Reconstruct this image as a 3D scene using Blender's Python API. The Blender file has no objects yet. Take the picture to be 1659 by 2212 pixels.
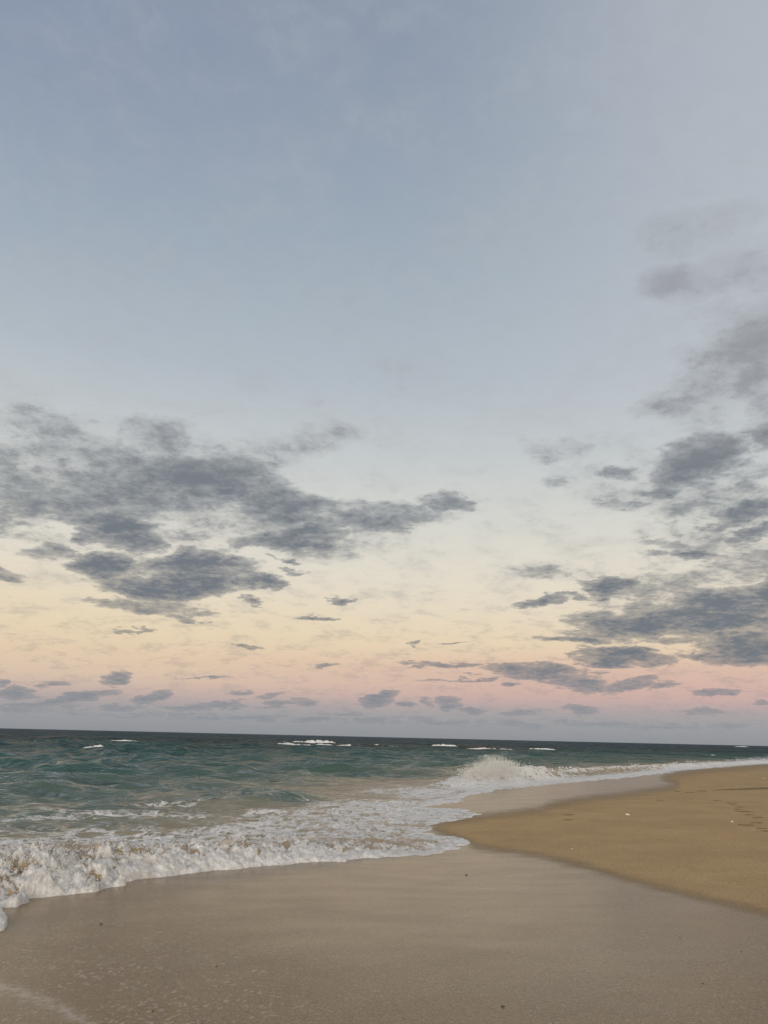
import bpy, bmesh, math, random
import numpy as np
from mathutils import Matrix, Vector
random.seed(7)
rng = np.random.default_rng(7)
sc = bpy.context.scene
col = sc.collection
R = math.radians

# ------------------------------------------------------------------ camera
H = 2.0                       # eye height over the sea, metres
PITCH, ROLL = R(16.3), R(1.33)
cam_d = bpy.data.cameras.new('camera')
cam_d.sensor_fit = 'VERTICAL'; cam_d.sensor_height = 34.6; cam_d.lens = 26.0
cam_d.clip_start = 0.1; cam_d.clip_end = 200000
cam = bpy.data.objects.new('camera', cam_d); col.objects.link(cam)
CM = Matrix.Rotation(R(90) + PITCH, 4, 'X') @ Matrix.Rotation(ROLL, 4, 'Z')
cam.matrix_world = Matrix.Translation((0, 0, H)) @ CM
sc.camera = cam
F = 2212.0 * 26.0 / 34.6      # focal length in the units used for traced points (1659 x 2212)

# ------------------------------------------------------------------ exposure
sc.view_settings.view_transform = 'Standard'
sc.view_settings.look = 'None'
sc.view_settings.exposure = 0.0
sc.view_settings.gamma = 1.0

# ------------------------------------------------------------------ helpers: photo survey point -> direction -> ground
CMn = np.array(CM.to_3x3())
def rays(px, py):
    px = np.asarray(px, float); py = np.asarray(py, float)
    v = np.stack([(px - 829.5) / F, -(py - 1106) / F, -np.ones_like(px)], -1) @ CMn.T
    return v / np.linalg.norm(v, axis=-1, keepdims=True)
def azel(px, py):
    v = rays(px, py)
    return np.arctan2(v[..., 0], v[..., 1]), np.arcsin(v[..., 2])
def ground(px, py, z=0.0):
    v = rays(px, py); t = (z - H) / v[..., 2]
    return v[..., :2] * t[..., None]
def A(pts):
    """traced points -> (azimuth, depression) scaled to roughly pixel sized units"""
    p = np.array(pts, float); a, e = azel(p[:, 0], p[:, 1])
    return np.stack([a * F, -e * F], -1)

def hsh(ix, iy, seed):
    n = (ix.astype(np.int64) * 374761393 + iy.astype(np.int64) * 668265263 + seed * 1442695041) & 0x7fffffff
    n = ((n ^ (n >> 13)) * 1274126177) & 0x7fffffff
    n = ((n ^ (n >> 16)) * 1103515245) & 0x7fffffff
    return (n & 0xffffff) / float(0xffffff)
def vn(x, y, seed=0):
    ix = np.floor(x); iy = np.floor(y); fx = x - ix; fy = y - iy
    ix = ix.astype(np.int64); iy = iy.astype(np.int64)
    fx = fx * fx * fx * (fx * (fx * 6 - 15) + 10); fy = fy * fy * fy * (fy * (fy * 6 - 15) + 10)
    a = hsh(ix, iy, seed); b = hsh(ix + 1, iy, seed); c = hsh(ix, iy + 1, seed); d = hsh(ix + 1, iy + 1, seed)
    return (a + (b - a) * fx) * (1 - fy) + (c + (d - c) * fx) * fy
def fbm(x, y, oct=4, seed=0, gain=.5):
    s = 0; w = 1; t = 0
    for k in range(oct):
        s = s + w * vn(x * 1.0 + 17.3 * k, y + 9.1 * k, seed + k); t += w
        x, y = (x * 1.6 + y * 1.25), (y * 1.6 - x * 1.25); w *= gain
    return s / t
def ss(a, b, x):
    t = np.clip((x - a) / (b - a), 0, 1); return t * t * (3 - 2 * t)
def seg_dist(P, poly, closed=False, vals=None):
    """distance to a polyline; optionally the value interpolated along it and the signed side"""
    n = len(poly); best = np.full(len(P), 1e18); val = np.zeros(len(P)); side = np.zeros(len(P))
    for i in range(n if closed else n - 1):
        a = poly[i]; b = poly[(i + 1) % n]; d = b - a; L = d @ d + 1e-12
        t = np.clip(((P - a) @ d) / L, 0, 1)
        q = P - a - t[:, None] * d; dd = (q * q).sum(1)
        m = dd < best; best[m] = dd[m]
        if vals is not None:
            v = vals[i] + (vals[(i + 1) % n] - vals[i]) * t; val[m] = v[m]
        cr = d[0] * q[:, 1] - d[1] * q[:, 0]; side[m] = np.sign(cr[m])
    return np.sqrt(best), val, side
def inside(P, poly):
    r = np.zeros(len(P), bool); n = len(poly)
    for i in range(n):
        a = poly[i]; b = poly[(i + 1) % n]
        c = (a[1] > P[:, 1]) != (b[1] > P[:, 1])
        with np.errstate(divide='ignore', invalid='ignore'):
            x = (b[0] - a[0]) * (P[:, 1] - a[1]) / (b[1] - a[1] + 1e-20) + a[0]
        r ^= c & (P[:, 0] < x)
    return r
def sdf(P, poly):
    d, _, _ = seg_dist(P, poly, True)
    return np.where(inside(P, poly), d, -d)
def AD(x, y, z):
    r = np.hypot(x, y)
    return np.stack([np.arctan2(x, y) * F, np.arctan2(H - z, r) * F], -1)

# ------------------------------------------------------------------ node helpers
class N:
    def __init__(s, nt): s.nt = nt; s.n = nt.nodes; s.l = nt.links
    def new(s, t, **k):
        nd = s.n.new(t)
        for a, b in k.items(): setattr(nd, a, b)
        return nd
    def put(s, sock, v):
        if v is None: return
        if isinstance(v, bpy.types.NodeSocket): s.l.new(v, sock)
        else: sock.default_value = v
    def m(s, op, a, b=None, c=None, clamp=False):
        nd = s.new('ShaderNodeMath', operation=op, use_clamp=clamp)
        for i, v in enumerate((a, b, c)): s.put(nd.inputs[i], v)
        return nd.outputs[0]
    def v(s, op, a, b=None, c=None):
        nd = s.new('ShaderNodeVectorMath', operation=op)
        s.put(nd.inputs[0], a); s.put(nd.inputs[1], b)
        if c is not None: s.put(nd.inputs[2], c)
        return nd.outputs['Value'] if op in ('LENGTH', 'DOT_PRODUCT') else nd.outputs[0]
    def sc(s, a, k):
        nd = s.new('ShaderNodeVectorMath', operation='SCALE'); s.put(nd.inputs[0], a); s.put(nd.inputs['Scale'], k)
        return nd.outputs[0]
    def mix(s, f, a, b, bl='MIX'):
        nd = s.new('ShaderNodeMix', data_type='RGBA', blend_type=bl)
        s.put(nd.inputs[0], f); s.put(nd.inputs[6], a); s.put(nd.inputs[7], b); return nd.outputs[2]
    def mf(s, f, a, b):
        nd = s.new('ShaderNodeMix', data_type='FLOAT')
        s.put(nd.inputs[0], f); s.put(nd.inputs[2], a); s.put(nd.inputs[3], b); return nd.outputs[0]
    def ramp(s, f, stops, interp='LINEAR'):
        nd = s.new('ShaderNodeValToRGB'); cr = nd.color_ramp; cr.interpolation = interp
        while len(cr.elements) < len(stops): cr.elements.new(1.0)
        for e, (p, c) in zip(cr.elements, stops):
            e.position = p; e.color = c if len(c) == 4 else (*c, 1)
        s.put(nd.inputs[0], f); return nd.outputs[0]
    def rng(s, v, a, b, c=0., d=1., mode='SMOOTHSTEP'):
        nd = s.new('ShaderNodeMapRange', interpolation_type=mode)
        for i, x in enumerate((v, a, b, c, d)): s.put(nd.inputs[i], x)
        return nd.outputs[0]
    def noise(s, vec, scale, detail=4, rough=.5, dist=0., out=0):
        nd = s.new('ShaderNodeTexNoise'); s.put(nd.inputs['Vector'], vec)
        nd.inputs['Scale'].default_value = scale; nd.inputs['Detail'].default_value = detail
        nd.inputs['Roughness'].default_value = rough; nd.inputs['Distortion'].default_value = dist
        return nd.outputs[out]
    def vor(s, vec, scale, feature='F1', rand=1., out='Distance'):
        nd = s.new('ShaderNodeTexVoronoi', feature=feature); s.put(nd.inputs['Vector'], vec)
        nd.inputs['Scale'].default_value = scale; nd.inputs['Randomness'].default_value = rand
        return nd.outputs[out]
    def attr(s, name): return s.new('ShaderNodeAttribute', attribute_name=name).outputs['Fac']
    def xyz(s, x, y, z):
        nd = s.new('ShaderNodeCombineXYZ')
        for i, v in enumerate((x, y, z)): s.put(nd.inputs[i], v)
        return nd.outputs[0]
def lin(r, g, b):
    f = lambda c: (c / 255 / 12.92) if c <= 10 else ((c / 255 + .055) / 1.055) ** 2.4
    return (f(r), f(g), f(b))

# ------------------------------------------------------------------ world: dusk sky with clouds
SUN_EL, SUN_AZ = R(4.0), R(200)       # the sun has all but set behind the camera
w = bpy.data.worlds.new('World'); sc.world = w; w.use_nodes = True
g = N(w.node_tree); g.n.clear()
dirv = g.new('ShaderNodeTexCoord').outputs['Generated']
sep = g.new('ShaderNodeSeparateXYZ'); g.l.new(dirv, sep.inputs[0]); dx, dy, dz = sep.outputs
az = g.m('ARCTAN2', dx, dy); el = g.m('ARCSINE', dz)
SKY = [(-4, (120, 124, 128)), (-.4, (140, 143, 148)), (.9, (154, 156, 160)), (1.8, (168, 162, 163)), (2.7, (190, 168, 166)), (3.7, (209, 180, 168)),
       (5.2, (224, 196, 172)), (7.0, (232, 212, 183)), (9.2, (231, 218, 196)), (12, (226, 219, 204)),
       (15.5, (214, 214, 207)), (20, (198, 203, 204)), (26, (177, 187, 196)), (34, (160, 173, 186)), (42, (147, 160, 177)), (52, (134, 147, 167)), (70, (120, 135, 158)), (90, (110, 125, 152))]
elf = g.rng(el, R(-4), R(90), 0, 1, 'LINEAR')
elw = elf
base = g.ramp(elf, [((d + 4) / 94, lin(*c)) for d, c in SKY])
# left side is a little yellower, right side pinker and, higher up, paler
side = g.rng(az, R(-26), R(24), 0, 1)
lowband = g.m('MULTIPLY', g.rng(el, R(1.6), R(4.0)), g.rng(el, R(12), R(7)))
base = g.mix(g.m('MULTIPLY', lowband, g.m('MULTIPLY', g.m('SUBTRACT', 1., side), .40)), base, (*lin(228, 212, 178), 1))
base = g.mix(g.m('MULTIPLY', g.m('MULTIPLY', g.rng(el, R(2.0), R(3.2)), g.rng(el, R(6.2), R(4.6))), g.m('MULTIPLY', side, .40)), base, (*lin(212, 176, 166), 1))
hi = g.m('MULTIPLY', g.rng(el, R(14), R(26)), g.rng(az, R(-2), R(34)))
base = g.mix(g.m('MULTIPLY', hi, .55), base, (*lin(194, 199, 204), 1))
hil = g.m('MULTIPLY', g.rng(el, R(24), R(50)), g.rng(az, R(0), R(-40)))
base = g.mix(g.m('MULTIPLY', hil, .45), base, (*lin(122, 138, 168), 1))
# very faint high veil
plan = g.v('DIVIDE', g.xyz(dx, dy, 0.), g.xyz(*(g.m('ADD', g.m('MAXIMUM', dz, 0.), .17),) * 3))
veil = g.noise(plan, .9, 5, .6, .4)
base = g.mix(g.m('MULTIPLY', g.rng(veil, .45, .8), g.m('MULTIPLY', g.rng(el, R(10), R(20)), .03)), base, (*lin(197, 199, 202), 1))
BL = [  # x, y, rx, ry, tilt, strength
 (430,1035,200,58,6,1.0),(240,1072,250,62,0,.75),(50,1100,140,50,0,.6),(610,1090,190,44,8,.8),(790,1112,170,32,6,.65),(965,1092,60,20,4,.55),(880,1128,60,26,6,.65),
 (258,1145,92,42,8,1.0),(120,1182,60,24,4,.5),(620,1165,125,30,-8,.85),(455,1158,70,16,0,.35),(235,1222,95,32,0,1.0),(430,1232,125,40,4,1.0),(370,1268,190,30,2,1.0),
 (545,1258,78,18,6,1.0),(320,1312,130,18,2,.62),(415,1330,60,9,0,.45),(565,1308,30,8,0,.55),(628,1217,30,6,0,.6),(632,1241,32,5,4,.6),(727,1294,24,7,0,.6),(690,1326,42,5,0,.5),
 (303,1366,48,5,-2,.6),(545,1398,38,5,-3,.55),(20,1228,50,18,10,.55),(120,935,170,45,5,.40),(330,935,100,38,0,.55),(660,950,150,44,-22,.20),(780,850,130,40,-25,.14),(100,990,200,50,0,.50),
 (1510,985,105,60,-12,1.0),(1340,1018,58,20,-3,.65),(1185,1040,75,15,0,.35),(1190,978,70,28,0,.34),(1640,950,45,26,0,.75),(1445,1046,52,20,-8,.7),(1350,1085,62,18,0,.35),
 (1492,1090,58,20,-6,.6),(1582,1112,75,20,-8,.9),(1645,1148,60,15,-8,.8),(1450,1172,66,16,0,.45),(1515,1200,58,15,0,.75),(1420,1205,60,10,0,.4),(1640,1050,50,34,0,.45),
 (1312,1268,56,20,2,.95),(1155,1300,66,12,-7,.8),(1235,1293,40,6,0,.6),(1205,1232,90,28,6,.34),(1410,1345,190,42,-5,1.0),(1560,1320,160,62,-8,1.0),(1700,1290,120,100,0,1.0),(1630,1398,140,42,-4,1.0),
 (1255,1386,85,11,2,.85),(1520,1412,90,14,0,.8),(1340,1423,105,17,3,1.0),(1175,1450,130,18,2,.8),(960,1438,90,9,0,.6),(1010,1466,90,3.5,-1,.6),(1245,1476,70,16,4,.9),(1355,1480,58,13,-14,.7),
 (1113,1483,24,8,0,.7),(1550,1497,44,8,0,.8),(1260,1530,50,9,0,.5),(1505,1537,60,9,0,.5),(1480,605,115,46,4,.55),(1520,490,150,60,-8,.42),(1610,570,90,60,0,.36),(1640,720,120,95,-10,.72),(1590,680,90,50,0,.42),(1455,862,95,38,-6,.5),(1660,830,90,40,0,.3),
 (246,1468,30,12,-5,.9),(125,1474,36,7,0,.6),(42,1495,44,14,-8,.85),(170,1505,85,11,-8,.85),(328,1508,48,13,-16,.8),(525,1495,30,6,0,.7),(588,1502,40,6,-12,.6),(478,1521,62,10,0,.55),
 (656,1514,26,9,0,.6),(822,1512,44,14,-12,.95),(876,1523,24,8,0,.7),(962,1520,26,14,0,.75),(1020,1530,34,8,0,.7),(1000,1386,36,3.5,-6,.5),(893,1388,16,5,-12,.5),(720,1436,22,4,-8,.5),(440,1467,60,1.8,1,.5),
 (1550,1080,170,160,-15,.27),(1650,800,80,170,0,.50),(1580,1190,130,70,-5,.25),(1560,560,170,170,-25,.10),(1590,830,140,130,-10,.34),(1350,1030,150,70,-5,.16),(1420,1270,170,60,-5,.25),(250,1010,330,90,4,.42),(560,1130,330,70,6,.30),(330,1150,120,20,4,.25),
 (8,1474,16,9,0,.7),(70,1521,70,7,0,.45),(420,1527,70,8,-2,.5),(250,1527,60,7,0,.4),(600,1521,44,6,-6,.5),(740,1540,60,5,0,.3),(925,1518,14,11,0,.6),(1130,1540,60,6,0,.35),(1640,1520,24,9,0,.5),(1420,1480,30,9,-12,.5),
 (800,1556,900,9,1.2,.22),(60,1530,140,9,0,.3)]
while len(BL) % 3: BL.append((0, 9000, 5, 5, 0, 0.01))
wn = g.sc(g.v('SUBTRACT', g.noise(plan, 3.4, 7, .62, .0, out=1), (.5, .5, .5)), g.rng(el, R(1.), R(14), .03, .14, 'LINEAR'))
ws_ = g.new('ShaderNodeSeparateXYZ'); g.l.new(wn, ws_.inputs[0])
azw = g.m('ADD', az, g.m('MULTIPLY', ws_.outputs[0], 1.3)); elw = g.m('ADD', el, g.m('MULTIPLY', ws_.outputs[1], .55))
azv = g.xyz(azw, azw, azw); elv = g.xyz(elw, elw, elw)
acc = None
for i in range(0, len(BL), 3):
    rows = []
    for (x, y, rx, ry, an, s) in BL[i:i + 3]:
        a0, e0 = azel(x, y); a1, e1 = azel(x + 1, y); a2, e2 = azel(x, y + 1)
        J = np.array([[a1 - a0, a2 - a0], [e1 - e0, e2 - e0]]) if y < 5000 else np.eye(2)
        t = R(an); Rt = np.array([[math.cos(t), math.sin(t)], [-math.sin(t), math.cos(t)]])
        M = np.diag([1 / rx, 1 / ry]) @ Rt @ np.linalg.inv(J)
        rows.append((M[0, 0], M[0, 1], -M[0] @ (a0, e0), M[1, 0], M[1, 1], -M[1] @ (a0, e0), s))
    c = [tuple(r[k] for r in rows) for k in range(7)]
    U = g.v('MULTIPLY_ADD', azv, c[0], g.v('MULTIPLY_ADD', elv, c[1], c[2]))
    V = g.v('MULTIPLY_ADD', azv, c[3], g.v('MULTIPLY_ADD', elv, c[4], c[5]))
    D = g.v('MULTIPLY_ADD', V, V, g.v('MULTIPLY', U, U))
    Cv = g.v('MULTIPLY_ADD', D, tuple(-.75 * q for q in c[6]), c[6])
    acc = Cv if acc is None else g.v('MAXIMUM', acc, Cv)
sp = g.new('ShaderNodeSeparateXYZ'); g.l.new(acc, sp.inputs[0])
cover = g.m('MAXIMUM', g.m('MAXIMUM', sp.outputs[0], sp.outputs[1]), sp.outputs[2])
cover = g.m('MAXIMUM', cover, -.45)
n1 = g.noise(plan, 5.5, 9, .66, .2)
n2 = g.noise(plan, 24., 6, .68, .3)
nz = g.m('ADD', g.m('MULTIPLY', g.m('SUBTRACT', n1, .5), 2.1), g.m('MULTIPLY', g.m('SUBTRACT', n2, .5), 1.3))
n3 = g.noise(g.xyz(g.m('MULTIPLY', az, 1.), g.m('MULTIPLY', el, 2.3), 0.), 34., 6, .68, .2)
nz = g.m('ADD', nz, g.m('MULTIPLY', g.m('SUBTRACT', n3, .5), g.rng(el, R(3), R(14), 1.5, .5, 'LINEAR')))
dens = g.m('ADD', g.m('MULTIPLY', cover, 1.3), nz)
soft = g.rng(el, R(6), R(30), .38, .95, 'LINEAR')
alpha = g.rng(dens, -.05, soft)
alpha = g.m('MULTIPLY', alpha, g.rng(cover, -.14, .22, 0, .97))
ccol = g.ramp(elf, [((d + 4) / 94, lin(*c)) for d, c in [(0, (136, 143, 150)), (3, (132, 137, 145)), (6, (108, 116, 126)), (12, (109, 116, 126)), (18, (117, 123, 131)), (24, (142, 144, 149)), (32, (156, 160, 166)), (50, (165, 170, 182))]])
thick = g.rng(g.m('ADD', dens, g.m('MULTIPLY', g.m('SUBTRACT', n2, .5), .7)), .12, 1.45)
ccol = g.mix(thick, g.mix(.46, ccol, base), ccol)
# thin, paler cloud around and between the thick patches
hz_ = g.m('MULTIPLY', g.rng(g.m('ADD', g.m('MULTIPLY', cover, 1.1), g.m('MULTIPLY', g.m('SUBTRACT', n1, .5), 1.2)), -.25, .65), g.m('MULTIPLY', g.rng(el, R(3), R(12)), .62))
hz_ = g.m('MULTIPLY', hz_, g.rng(cover, -.25, .12))
thin = g.mix(g.rng(n2, .35, .65), g.ramp(elf, [(0., lin(150, 155, 160)), (.15, lin(176, 176, 176)), (.35, lin(168, 171, 174))]), g.ramp(elf, [(0., lin(170, 170, 170)), (.15, lin(212, 210, 202)), (.35, lin(190, 193, 196))]))
skyc = g.mix(alpha, g.mix(hz_, base, thin), ccol)
# bright afterglow in the west, behind the camera
west = g.rng(g.m('MULTIPLY', dy, -1.), -.15, .95)
glow = g.mix(g.rng(el, R(0), R(75)), (2.7, 2.3, 1.8, 1), (.35, .42, .55, 1))
skyc = g.mix(west, skyc, glow)
# a little of the physical sky
nish = g.new('ShaderNodeTexSky', sky_type='NISHITA', sun_disc=False)
nish.sun_elevation = SUN_EL; nish.sun_rotation = SUN_AZ
skyc = g.mix(1., skyc, g.sc(nish.outputs[0], .0012), 'ADD')
bg = g.new('ShaderNodeBackground'); g.l.new(skyc, bg.inputs[0]); bg.inputs[1].default_value = 1.0
out = g.new('ShaderNodeOutputWorld'); g.l.new(bg.outputs[0], out.inputs[0])
w.cycles.sampling_method = 'MANUAL'; w.cycles.sample_map_resolution = 512

# ------------------------------------------------------------------ the last soft sunlight
sd = bpy.data.lights.new('sun', 'SUN'); sd.energy = .8; sd.angle = R(25); sd.color = (1., .90, .79)
so = bpy.data.objects.new('sun', sd); col.objects.link(so)
tv = Vector((math.sin(SUN_AZ) * math.cos(R(14)), math.cos(SUN_AZ) * math.cos(R(14)), math.sin(R(14))))
so.rotation_euler = tv.to_track_quat('Z', 'Y').to_euler(); so.location = (0, -30, 30)

def tag(o, label=None, cat=None, group=None, kind=None):
    for k, v in (('label', label), ('category', cat), ('group', group), ('kind', kind)):
        if v: o[k] = v
    return o
def mesh_obj(name, V, Fc, mat, attrs=None, smooth=True, parent=None):
    me = bpy.data.meshes.new(name); V = np.asarray(V, np.float32); Fc = np.asarray(Fc, np.int32)
    k = Fc.shape[1]
    me.vertices.add(len(V)); me.vertices.foreach_set('co', V.ravel())
    me.loops.add(Fc.size); me.loops.foreach_set('vertex_index', Fc.ravel())
    me.polygons.add(len(Fc)); me.polygons.foreach_set('loop_start', np.arange(0, Fc.size, k, dtype=np.int32))
    me.polygons.foreach_set('loop_total', np.full(len(Fc), k, np.int32))
    me.polygons.foreach_set('use_smooth', np.full(len(Fc), smooth))
    me.update(calc_edges=True); me.validate()
    for n, a in (attrs or {}).items():
        at = me.attributes.new(n, 'FLOAT', 'POINT'); at.data.foreach_set('value', np.asarray(a, np.float32))
    me.materials.append(mat)
    o = bpy.data.objects.new(name, me); col.objects.link(o); o.parent = parent
    return o
def grid_faces(nr, nc):
    i = np.arange(nr - 1)[:, None] * nc + np.arange(nc - 1)[None, :]
    i = i.ravel(); return np.stack([i, i + 1, i + nc + 1, i + nc], -1)
def submesh(V, Fc, keep, attrs):
    f = Fc[keep]; u, inv = np.unique(f, return_inverse=True)
    return V[u], inv.reshape(f.shape), {k: a[u] for k, a in attrs.items()}

# ------------------------------------------------------------------ materials
def mat(name):
    m = bpy.data.materials.new(name); m.use_nodes = True; m.node_tree.nodes.clear(); return m, N(m.node_tree)
def finish(g, bsdf):
    o = g.new('ShaderNodeOutputMaterial'); g.l.new(bsdf, o.inputs[0])
def bump(g, h, strength, dist, normal=None):
    b = g.new('ShaderNodeBump'); g.put(b.inputs['Strength'], strength); b.inputs['Distance'].default_value = dist
    g.put(b.inputs['Height'], h)
    if normal: g.l.new(normal, b.inputs['Normal'])
    return b.outputs[0]

def sand_material():
    m, g = mat('sand'); pos = g.new('ShaderNodeNewGeometry').outputs['Position']
    wet = g.attr('wet'); fleck = g.attr('fleck'); trace = g.attr('trace')
    edge_n = g.noise(g.v('MULTIPLY', pos, (1.2, 1.2, 1.2)), 2.2, 5, .6)
    wv = g.rng(g.m('ADD', wet, g.m('MULTIPLY', g.m('SUBTRACT', edge_n, .5), 15.)), -14., 12.)
    gr1 = g.noise(pos, 70., 3, .85); gr2 = g.noise(pos, 24., 3, .7); big = g.noise(pos, .6, 6, .68)
    speck = g.vor(pos, 60., out='Color')
    sp = g.new('ShaderNodeSeparateColor'); g.l.new(speck, sp.inputs[0])
    damp = g.ramp(gr1, [(.25, (.13, .082, .034)), (.5, (.35, .245, .130)), (.78, (.62, .47, .28))])
    wetc = g.ramp(gr1, [(.25, (.066, .038, .013)), (.5, (.184, .117, .047)), (.78, (.41, .28, .13))])
    c = g.mix(wv, damp, wetc)
    c = g.mix(g.m('MULTIPLY', g.rng(gr2, .35, .7), .32), c, g.mix(wv, (.40, .28, .13, 1), (.19, .14, .09, 1)))
    c = g.mix(g.m('MULTIPLY', g.m('GREATER_THAN', sp.outputs[0], .90), .45), c, (.06, .045, .03, 1))
    c = g.mix(g.m('MULTIPLY', g.m('LESS_THAN', sp.outputs[1], .05), .3), c, (.38, .31, .22, 1))
    c = g.mix(1., c, g.ramp(big, [(.3, (.86, .85, .84)), (.7, (1.10, 1.10, 1.10))]), 'MULTIPLY')
    dk = g.m('SUBTRACT', 1., g.m('MULTIPLY', g.m('MULTIPLY', wv, g.m('SUBTRACT', 1., wv)), .7))
    c = g.mix(1., c, g.xyz(dk, dk, dk), 'MULTIPLY')
    # foam bubbles left behind by the last wave, in elongated flecks
    fv = g.vor(g.v('MULTIPLY', g.v('ADD', pos, g.sc(g.noise(pos, 3., 2, .5, out=1), .25)), (1., .8, 1.)), 17., 'F1')
    fn = g.noise(pos, 7., 3, .6)
    fl = g.m('MULTIPLY', g.rng(g.m('SUBTRACT', fv, g.m('MULTIPLY', fn, .55)), .12, -.12), g.m('MULTIPLY', fleck, g.rng(g.noise(pos, 2.2, 3, .6), .34, .55)))
    fl = g.m('MAXIMUM', g.m('MULTIPLY', fl, .55), g.m('MULTIPLY', g.m('MULTIPLY', trace, g.rng(g.noise(pos, 14., 3, .7), .3, .6)), .60))
    c = g.mix(g.m('MULTIPLY', fl, .8), c, (.46, .42, .37, 1))
    p = g.new('ShaderNodeBsdfPrincipled'); g.l.new(c, p.inputs['Base Color'])
    rn = g.noise(g.v('MULTIPLY', pos, (.6, 1.6, 1.)), 1.4, 4, .55)
    g.put(p.inputs['Roughness'], g.mf(wv, .85, g.mf(rn, .14, .34)))
    g.put(p.inputs['Specular IOR Level'], g.mf(wv, .12, .33))
    p.inputs['IOR'].default_value = 1.4
    hh = g.m('ADD', g.m('MULTIPLY', gr1, .3), g.m('MULTIPLY', gr2, .7))
    b1 = bump(g, hh, g.mf(wv, .45, .10), .006)
    b2 = bump(g, g.m('ADD', g.noise(pos, 4.5, 4, .6), g.m('MULTIPLY', fl, .4)), g.mf(wv, .35, .09), .015, b1)
    g.l.new(b2, p.inputs['Normal']); finish(g, p.outputs[0]); return m

def sea_material():
    m, g = mat('sea_water'); pos = g.new('ShaderNodeNewGeometry').outputs['Position']
    foam = g.attr('foam'); zone = g.attr('zone'); brown = g.attr('brown'); far = g.attr('far'); pile = g.attr('pile')
    # water body: sandy shallows, green over sand, deep slate
    body = g.ramp(g.m('ADD', zone, g.m('MULTIPLY', g.m('SUBTRACT', g.noise(g.v('MULTIPLY', pos, (.35, 1., 1.)), .22, 4, .6), .5), .22)),
                  [(0., (.26, .205, .135)), (.13, (.20, .175, .12)), (.27, (.062, .094, .078)), (.45, (.024, .064, .061)), (.68, (.014, .037, .043)), (1., (.011, .038, .058))])
    # foam lace
    wp = g.v('ADD', pos, g.sc(g.v('SUBTRACT', g.noise(pos, 1.3, 3, .6, out=1), (.5, .5, .5)), 1.1))
    ws = g.v('MULTIPLY', wp, (.75, 1.0, 1.))
    l1 = g.vor(ws, 1.7, 'DISTANCE_TO_EDGE'); l2 = g.vor(ws, 5.5, 'DISTANCE_TO_EDGE'); l3 = g.noise(ws, 3.0, 7, .68)
    lace = g.m('ADD', g.m('ADD', g.m('MULTIPLY', g.rng(l1, 0., .32), .32), g.m('MULTIPLY', g.rng(l2, 0., .3), .22)), g.m('MULTIPLY', g.rng(l3, .28, .72), .46))
    fv = g.m('SUBTRACT', foam, lace)
    vis = g.rng(fv, -.10, .24)
    tone = g.noise(pos, 7.5, 7, .78)
    fc = g.ramp(tone, [(.28, (.34, .33, .31)), (.47, (.55, .55, .545)), (.66, (.80, .81, .82))])
    bn = g.rng(g.m('ADD', brown, g.m('MULTIPLY', g.m('SUBTRACT', g.noise(pos, 4.5, 5, .65), .5), 1.7)), .25, .80)
    fc = g.mix(g.m('MULTIPLY', bn, .85), fc, g.ramp(tone, [(.3, (.20, .12, .06)), (.7, (.46, .36, .24))]))
    rp = g.v('MULTIPLY', pos, (.5, 1., 1.))
    rip = g.m('ADD', g.m('ADD', g.m('MULTIPLY', g.noise(rp, 2.6, 4, .60, .5), .40), g.m('MULTIPLY', g.noise(rp, .8, 4, .55, .5), 1.1)), g.m('ADD', g.m('MULTIPLY', g.noise(rp, .25, 4, .55, .3), g.mf(far, .8, 8.)), g.m('MULTIPLY', g.noise(rp, .06, 4, .6, .3), g.m('MULTIPLY', g.m('MULTIPLY', far, far), 24.))))
    b1 = bump(g, rip, g.mf(vis, 1., .2), g_dist)
    # water: body colour under a facetted, wind roughened mirror
    fr = g.new('ShaderNodeFresnel'); fr.inputs['IOR'].default_value = 1.333; g.l.new(b1, fr.inputs['Normal'])
    gust = g.m('ADD', g.m('MULTIPLY', g.noise(g.v('MULTIPLY', pos, (.05, .014, 0.)), 1., 6, .7), 1.), g.m('MULTIPLY', g.noise(g.v('MULTIPLY', pos, (.25, .05, 0.)), 1., 4, .7), .6))
    gust = g.mf(far, 1., g.rng(gust, .58, 1.02, .45, 1.7, 'LINEAR'))
    frc = g.m('MULTIPLY', g.m('MULTIPLY', fr.outputs[0], g.mf(far, .84, .26)), gust)
    df = g.new('ShaderNodeBsdfDiffuse'); g.l.new(body, df.inputs[0]); g.l.new(b1, df.inputs['Normal'])
    gl = g.new('ShaderNodeBsdfGlossy'); gl.inputs[0].default_value = (1, 1, 1, 1); g.put(gl.inputs['Roughness'], g.mf(far, .10, .16)); g.l.new(b1, gl.inputs['Normal'])
    wsh = g.new('ShaderNodeMixShader'); g.l.new(frc, wsh.inputs[0]); g.l.new(df.outputs[0], wsh.inputs[1]); g.l.new(gl.outputs[0], wsh.inputs[2])
    p = g.new('ShaderNodeBsdfPrincipled'); g.l.new(fc, p.inputs['Base Color']); p.inputs['Roughness'].default_value = .65; p.inputs['Specular IOR Level'].default_value = .25
    fh = g.m('ADD', g.m('ADD', g.noise(pos, 14., 7, .72), g.m('MULTIPLY', g.noise(pos, 40., 3, .7), .25)), g.m('MULTIPLY', vis, .35))
    b2 = bump(g, fh, .9, .05, None)
    g.l.new(b2, p.inputs['Normal'])
    mx = g.new('ShaderNodeMixShader'); g.l.new(vis, mx.inputs[0]); g.l.new(wsh.outputs[0], mx.inputs[1]); g.l.new(p.outputs[0], mx.inputs[2])
    finish(g, mx.outputs[0]); return m
g_dist = .30

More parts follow.
